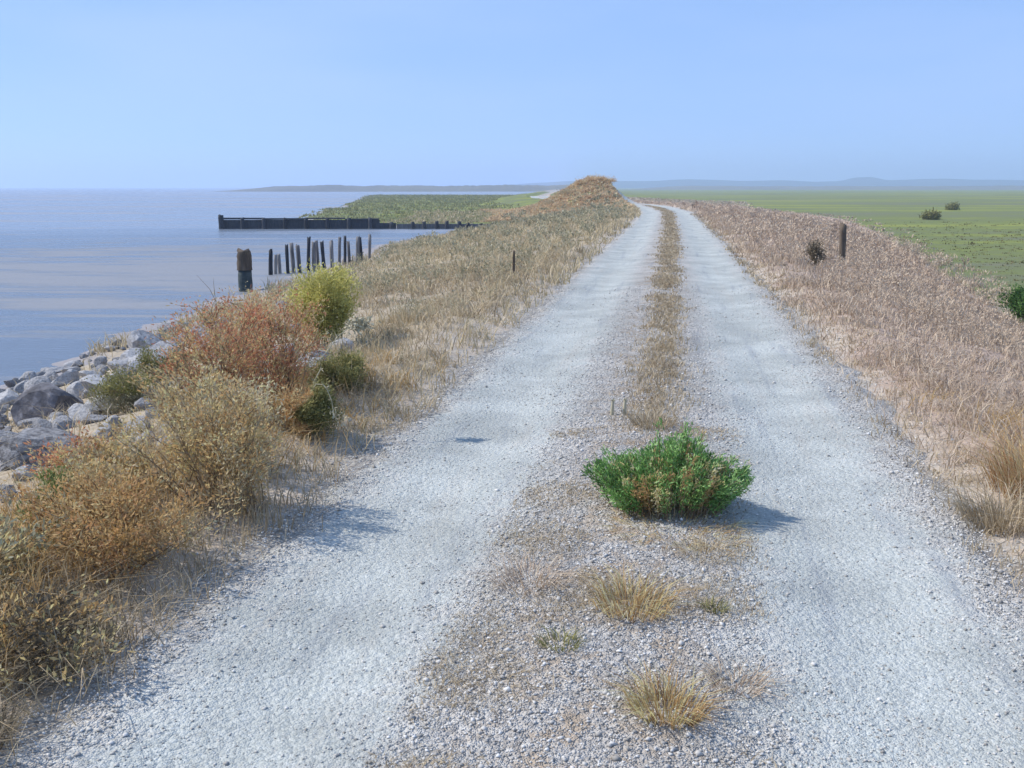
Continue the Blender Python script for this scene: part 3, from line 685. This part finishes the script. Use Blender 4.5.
tuft('thin straw tuft between the green bush and the right wheel track', .84, 4.1, .07, .2, 200, M['straw'], lean=1.4)
tuft('small olive tuft on pale gravel left of the brown tuft', .17, 3.2, .06, .10, 130, M['olive'])
tuft('small green tuft on the gravel close to the right wheel track', .76, 3.5, .05, .07, 110, M['olive'])
tuft('sparse pink brown tuft right of the nearest brown tuft', .72, 2.95, .09, .13, 150, M['strawpink'], lean=1.3)
tuft('straw tuft on the middle strip just beyond the green bush', .93, 6.4, .14, .2, 260, M['straw'])
tuft('bushy orange grass tuft on the near right bank', 2.75, 5.0, .34, .36, 900, M['orange'], lean=.7, w=.004)
tuft('tall straw tuft at the right roadside in front of the orange tuft', 2.35, 4.55, .24, .3, 600, M['straw'], lean=.8, w=.004)

tuft('brown dry tuft at the bottom corner beside the left wheel track', -1.62, 2.55, .2, .3, 700, M['brown'], lean=.8)
tuft('flattened straw litter at the front foot of the green bush', .77, 4.42, .05, .5, 700, M['tan'], lean=2.2)
# two small pale stalks standing behind the bush
for dx, lab in ((0, 'left one of two small pale stubs standing behind the green bush'), (.085, 'right one of two small pale stubs standing behind the green bush')):
    x, y = .755 + dx - .06, 6.75
    g = Geo(); g.tube([(0, 0, -.02), (.002, 0, .05), (.006, 0, .105)], .014, .010, .9, 7)
    g.leaves(np.array([(.006, 0, .1)] * 14), rng.normal(size=(14, 3)) + np.array([0, 0, .8]), np.full(14, .022), np.full(14, .009), rng.uniform(.5, 1, 14))
    o = g.build('plant_stub', M['palestem']); o.location = (x, y, float(surf(x, y)))
    tagprops(o, lab, 'plant stub', 'pale stubs on the middle strip')

# right side: dark weeds near the post, marsh bushes
shrub('dry_weed', 'dark brown upright weed on the right bank before the fence post', 'weed', 6.2, 20.5, .5, .12, M['brown'], M['stem'], 14, 4, (.05, .018), 5, .05, .8, seed=41)
shrub('marsh_bush', 'dark green bush at the foot of the right bank', 'bush', 11.1, 20.6, .78, .62, M['darkgreen'], M['stem'], 46, 7, (.07, .03), 14, .08, .5, seed=43)
shrub('marsh_bush', 'small olive bush out on the green marsh', 'bush', 36.5, 88, .42, .5, M['olive'], M['stem'], 16, 4, (.2, .08), 6, .2, .5, seed=44)
shrub('marsh_bush', 'smaller olive bush farther out on the green marsh', 'bush', 54.5, 125, .4, .5, M['olive'], M['stem'], 14, 4, (.25, .1), 6, .22, .5, seed=45)
# tall dry brush on the hump where the road turns
brush = [(5.2, 94, .24, .8, 'low tan brush at the left foot of the far hump'), (6.6, 95.5, .24, .9, 'rounded orange brush left of the top of the far hump'), (7.8, 96, .26, .9, 'orange brush on top of the far hump'),
         (9.0, 96, .24, .8, 'orange brush on the right shoulder of the far hump beside the road'), (3.6, 93, .24, .8, 'grey tan brush trailing off left of the far hump')]
for i, (x, y, h, r, lab) in enumerate(brush):
    shrub('dry_bush', lab, 'bush', x, y, h, r, M['humpbrush'] if 0 < i < 4 else M['strawgrey'], M['humpbrush'], 26, 3, (.13, .04), 4, .14, .4, seed=50 + i, group='dry brush on the far hump')

# ------------------------------------------------------------------ rocks on the bay bank
def rock_mesh(seed, cuts=13):
    import bmesh
    rs = random.Random(seed)
    bm = bmesh.new(); bmesh.ops.create_icosphere(bm, subdivisions=3, radius=1)
    for _ in range(cuts):
        n = Vector((rs.gauss(0, 1), rs.gauss(0, 1), rs.gauss(0, 1))).normalized(); d = rs.uniform(.55, .85)
        for v in bm.verts:
            t = v.co.dot(n) - d
            if t > 0: v.co -= n * t * .95
    for v in bm.verts:
        v.co *= 1 + .03 * math.sin(v.co.x * 9 + seed) * math.sin(v.co.y * 8) + .02 * rs.uniform(-1, 1)
        v.co.z *= .75
    me = bpy.data.meshes.new('rock'); bm.to_mesh(me); bm.free(); return me
RM = []
for i in range(8):
    me = rock_mesh(i + 1); me.materials.append(M['rock']); RM.append(me)
RLAB = 'pale grey angular rock in the riprap along the bay bank'
def put_rock(x, y, r, me, label, group, dz=0.0):
    o = bpy.data.objects.new('rock', me); COL.objects.link(o)
    o.location = (x, y, float(height(np.array(x), np.array(y))) + r * .22 + dz)
    o.rotation_euler = (random.uniform(-.5, .5), random.uniform(-.5, .5), random.uniform(0, 6.28))
    k = random.uniform(.8, 1.25); o.scale = (r * k, r * random.uniform(.75, 1.1), r * random.uniform(.7, 1.05))
    return tagprops(o, label, 'rock', group)
placed = []
big = rock_mesh(77, 9); big.materials.append(M['rockdark'])
put_rock(-4.15, 8.75, .36, big, 'large dark rock standing out of the pale riprap beside the bay', None, .05); placed.append((-4.15, 8.75, .36))
cnt = 0
for _ in range(9000):
    if cnt >= 296: break
    y = 4.6 * (19 / 4.6) ** random.random(); s = random.uniform(-9.8, -2.75)
    if y > 13 and s > -7: continue
    x = float(xc(y)) + s
    if x < -.55 * y - .6 : continue
    if s > -3.4 and random.random() < .5: continue
    if y > 10 and s > -4.6: continue
    r = min(.36, max(.05, random.lognormvariate(math.log(.13), .5)))
    if any((x - a) ** 2 + (y - b) ** 2 < (.78 * (r + c)) ** 2 for a, b, c in placed): continue
    placed.append((x, y, r)); put_rock(x, y, r, RM[cnt % 8], RLAB, 'riprap rocks along the bay bank'); cnt += 1

# ------------------------------------------------------------------ timber in the bay
def pole(pts_z, r, mat, name, parent=None, seed=0, k=9, lean=(0, 0), split=True):
    """a weathered round timber with an uneven broken top"""
    rs = np.random.default_rng(seed); H0, H1 = pts_z; m = 7
    V = []
    for j in range(m):
        t = j / (m - 1); z = H0 + (H1 - H0) * t
        rr = r * (1.06 - .12 * t) * (1 + .06 * rs.normal(size=k))
        th = np.arange(k) / k * 6.283
        zz = np.full(k, z) + (rs.uniform(-.10, .02, k) if j == m - 1 and split else 0)
        V.append(np.stack([rr * np.cos(th) + lean[0] * (z - H0), rr * np.sin(th) + lean[1] * (z - H0), zz], 1))
    V.append(np.array([[lean[0] * (H1 - H0), lean[1] * (H1 - H0), H1 - .05]]))
    V = np.concatenate(V); Q = [(j * k + i, j * k + (i + 1) % k, (j + 1) * k + (i + 1) % k, (j + 1) * k + i) for j in range(m - 1) for i in range(k)]
    T = [((m - 1) * k + i, (m - 1) * k + (i + 1) % k, m * k) for i in range(k)]
    return mesh_np(name, V, [np.array(Q), np.array(T)], mat, parent)
# lone thick piling: dark top, weedy lower part
root = thing('lone_piling', 'thick dark piling standing alone in the water left of the piling row', 'piling', (-7.55, 28.2, WATER))
pole((-.6, .62), .20, M['weedmat'], 'weedy_base', root, 1, 12, split=False)
pole((.60, 1.2), .205, M['postwood'], 'timber_top', root, 2, 12)
# the row
px = [270, 275, 281, 289, 295, 301, 308, 314, 320, 326, 333, 339, 345, 351, 357, 363, 369]
ORD = ['first', 'second', 'third', 'fourth', 'fifth', 'sixth', 'seventh', 'eighth', 'ninth', 'tenth', 'eleventh', 'twelfth', 'thirteenth', 'fourteenth', 'fifteenth', 'sixteenth', 'last']
rs = random.Random(5)
for i, p in enumerate(px):
    y = 33.5 + .2 * i + rs.uniform(-.25, .25); x = (p - 512) / 995 * y * 1.0
    h = (.8 if i < 3 else 1.12) + rs.uniform(-.13, .13)
    o = pole((-.7, h), .055 + .02 * rs.random(), M['oldwood'] if i % 3 else M['tarwood'], 'piling', None, 20 + i, 8, (rs.uniform(-.055, .055), rs.uniform(-.04, .04)))
    o.location = (x, y, WATER)
    tagprops(o, f'weathered timber piling standing in the shallows, {ORD[i]} from the left in its row' if i < 16 else 'weathered timber piling at the right end of its row, beside the grassy bank', 'piling', 'old pilings in the shallows')
# long low dark breakwater of horizontal timbers
root = thing('timber_breakwater', 'long low dark timber breakwater at the edge of the green marsh', 'breakwater', (-20.6, 71.3, WATER))
import bmesh
def box(bm, x0, x1, y0, y1, z0, z1, jit=0):
    vs = [bm.verts.new((x, y, z + (random.uniform(-jit, jit)))) for x in (x0, x1) for y in (y0, y1) for z in (z0, z1)]
    for f in ((0, 1, 3, 2), (4, 6, 7, 5), (0, 4, 5, 1), (2, 3, 7, 6), (0, 2, 6, 4), (1, 5, 7, 3)): bm.faces.new([vs[i] for i in f])
def bm_obj(bm, name, mat, parent):
    bmesh.ops.recalc_face_normals(bm, faces=bm.faces)
    me = bpy.data.meshes.new(name); bm.to_mesh(me); bm.free(); me.materials.append(mat)
    o = bpy.data.objects.new(name, me); COL.objects.link(o); o.parent = parent; return o
bm = bmesh.new()
for row, (z0, z1) in enumerate(((-.5, .18), (.163, .40), (.383, .62))):
    x = 0
    while x < 12.2:
        l = random.uniform(2.2, 3.4); 
        if row == 2 and 9 < x: break
        box(bm, x + .01, min(x + l, 12.4) - .01, -.06 + .02 * row, .10 + .01 * row, z0, z1, .006); x += l
bm_obj(bm, 'plank_wall', M['tarwood'], root)
bm = bmesh.new(); [box(bm, a + .02, b - .02, -.16, .16, .66 + dz, .76 + dz, .02) for a, b, dz in ((0, 3.1, .0), (3.1, 5.9, -.025), (5.9, 8.8, .015), (8.8, 11.2, -.05))]; bm_obj(bm, 'cap_beam', M['tarwood'], root)
bm = bmesh.new(); box(bm, 12.45, 19.6, -.05, .09, -.5, .34, .04); bm_obj(bm, 'sunken_wall', M['oldwood'], root)
for i, x in enumerate(list(np.arange(.1, 12.3, 1.5)) + [13.6, 14.4, 15.3, 16.0, 16.9, 17.5, 18.4, 19.2]):
    o = pole((-.6, (1.0 if i == 0 else .79) if x < 12 else random.uniform(.4, .62)), .14 if i else .2, M['tarwood'], 'post', root, 60 + i, 8)
    o.location = (x, -.28, 0)

# fence post on the right bank
x, y = 8.1, 24.5
o = pole((-.3, 1.05), .085, M['postwood'], 'fence_post', None, 90, 9, (-.03, .01)); o.location = (x, y, float(surf(x, y)))
tagprops(o, 'dark wooden fence post leaning slightly on the brown right bank', 'fence post')
o = pole((-.2, .46), .07, M['postwood'], 'post_stub', None, 91, 8, (.06, .02)); o.location = (6.35, 21.2, float(surf(6.35, 21.2)))
tagprops(o, 'short broken post stub on the right bank between the road and the fence post', 'post')
o = pole((-.2, .52), .022, M['postwood'], 'thin_stake', None, 92, 7, (.02, 0)); o.location = (.02, 17.0, float(surf(.02, 17.0)))
tagprops(o, 'thin dark stake in the dry grass just left of the road', 'stake')

# ------------------------------------------------------------------ haze
me = bpy.data.meshes.new('haze'); bm = bmesh.new()
box(bm, -5600, 5600, -1700, 5600, -6, 80); bmesh.ops.recalc_face_normals(bm, faces=bm.faces); bm.to_mesh(me); bm.free()
hz = bpy.data.objects.new('haze', me); COL.objects.link(hz); hz['kind'] = 'stuff'
m, nt, out = newmat('haze_air')
v = N(nt, 'ShaderNodeVolumePrincipled'); v.inputs['Color'].default_value = (.62, .77, 1.0, 1); v.inputs['Density'].default_value = .00062; v.inputs['Anisotropy'].default_value = .2
nt.links.new(v.outputs[0], out.inputs['Volume']); me.materials.append(m)

# ------------------------------------------------------------------ light, sky, camera
EL, AZ = R(45), R(280)          # sun to the left and a little ahead
S3 = Vector((math.sin(AZ) * math.cos(EL), math.cos(AZ) * math.cos(EL), math.sin(EL)))
sun = bpy.data.lights.new('sun', 'SUN'); sun.energy = 3.2; sun.angle = R(.5); sun.color = (1, .96, .9)
so = bpy.data.objects.new('sun', sun); COL.objects.link(so); so.rotation_euler = (-S3).to_track_quat('-Z', 'Y').to_euler(); so.location = (0, 0, 50)
w = bpy.data.worlds.new('World'); scn.world = w; w.use_nodes = True
nt = w.node_tree; nt.nodes.clear()
sk = nt.nodes.new('ShaderNodeTexSky'); sk.sky_type = 'NISHITA'; sk.sun_disc = False; sk.sun_elevation = EL; sk.sun_rotation = AZ
sk.air_density = .45; sk.dust_density = 0; sk.ozone_density = .6; sk.altitude = 0
bg = nt.nodes.new('ShaderNodeBackground'); bg.inputs[1].default_value = .15
wo = nt.nodes.new('ShaderNodeOutputWorld'); tc = nt.nodes.new('ShaderNodeTexCoord'); mpp = nt.nodes.new('ShaderNodeMapping'); mpp.inputs['Scale'].default_value = (1.2, 1.2, 5); nt.links.new(tc.outputs['Generated'], mpp.inputs[0])
cl = tnoise(nt, mpp.outputs[0], 1.6, 5, .5)
veil = mixc(nt, .78, sk.outputs[0], (1.32, 2.28, 4.3))
sky_c = mixc(nt, mrange(nt, cl, .40, .75, 0, .35), veil, (2.5, 3.2, 5.0))
nt.links.new(sky_c, bg.inputs[0]); nt.links.new(bg.outputs[0], wo.inputs[0])

cam = bpy.data.cameras.new('camera'); co = bpy.data.objects.new('camera', cam); COL.objects.link(co)
cam.sensor_width = 36; cam.lens = 995 * 36 / 1024; cam.clip_start = .05; cam.clip_end = 20000
co.location = (0, 0, 1.6); co.rotation_euler = (R(90) - math.atan((384 - 187) / 995), 0, 0)
scn.camera = co
vs = scn.view_settings; scn.display_settings.display_device = 'sRGB'
vs.view_transform = 'Standard'; vs.look = 'None'; vs.exposure = .64; vs.gamma = 1; vs.use_curve_mapping = False
scn.render.engine = 'CYCLES'; c = scn.cycles
c.use_denoising = True; c.max_bounces = 6; c.diffuse_bounces = 3; c.volume_bounces = 1; c.transparent_max_bounces = 8
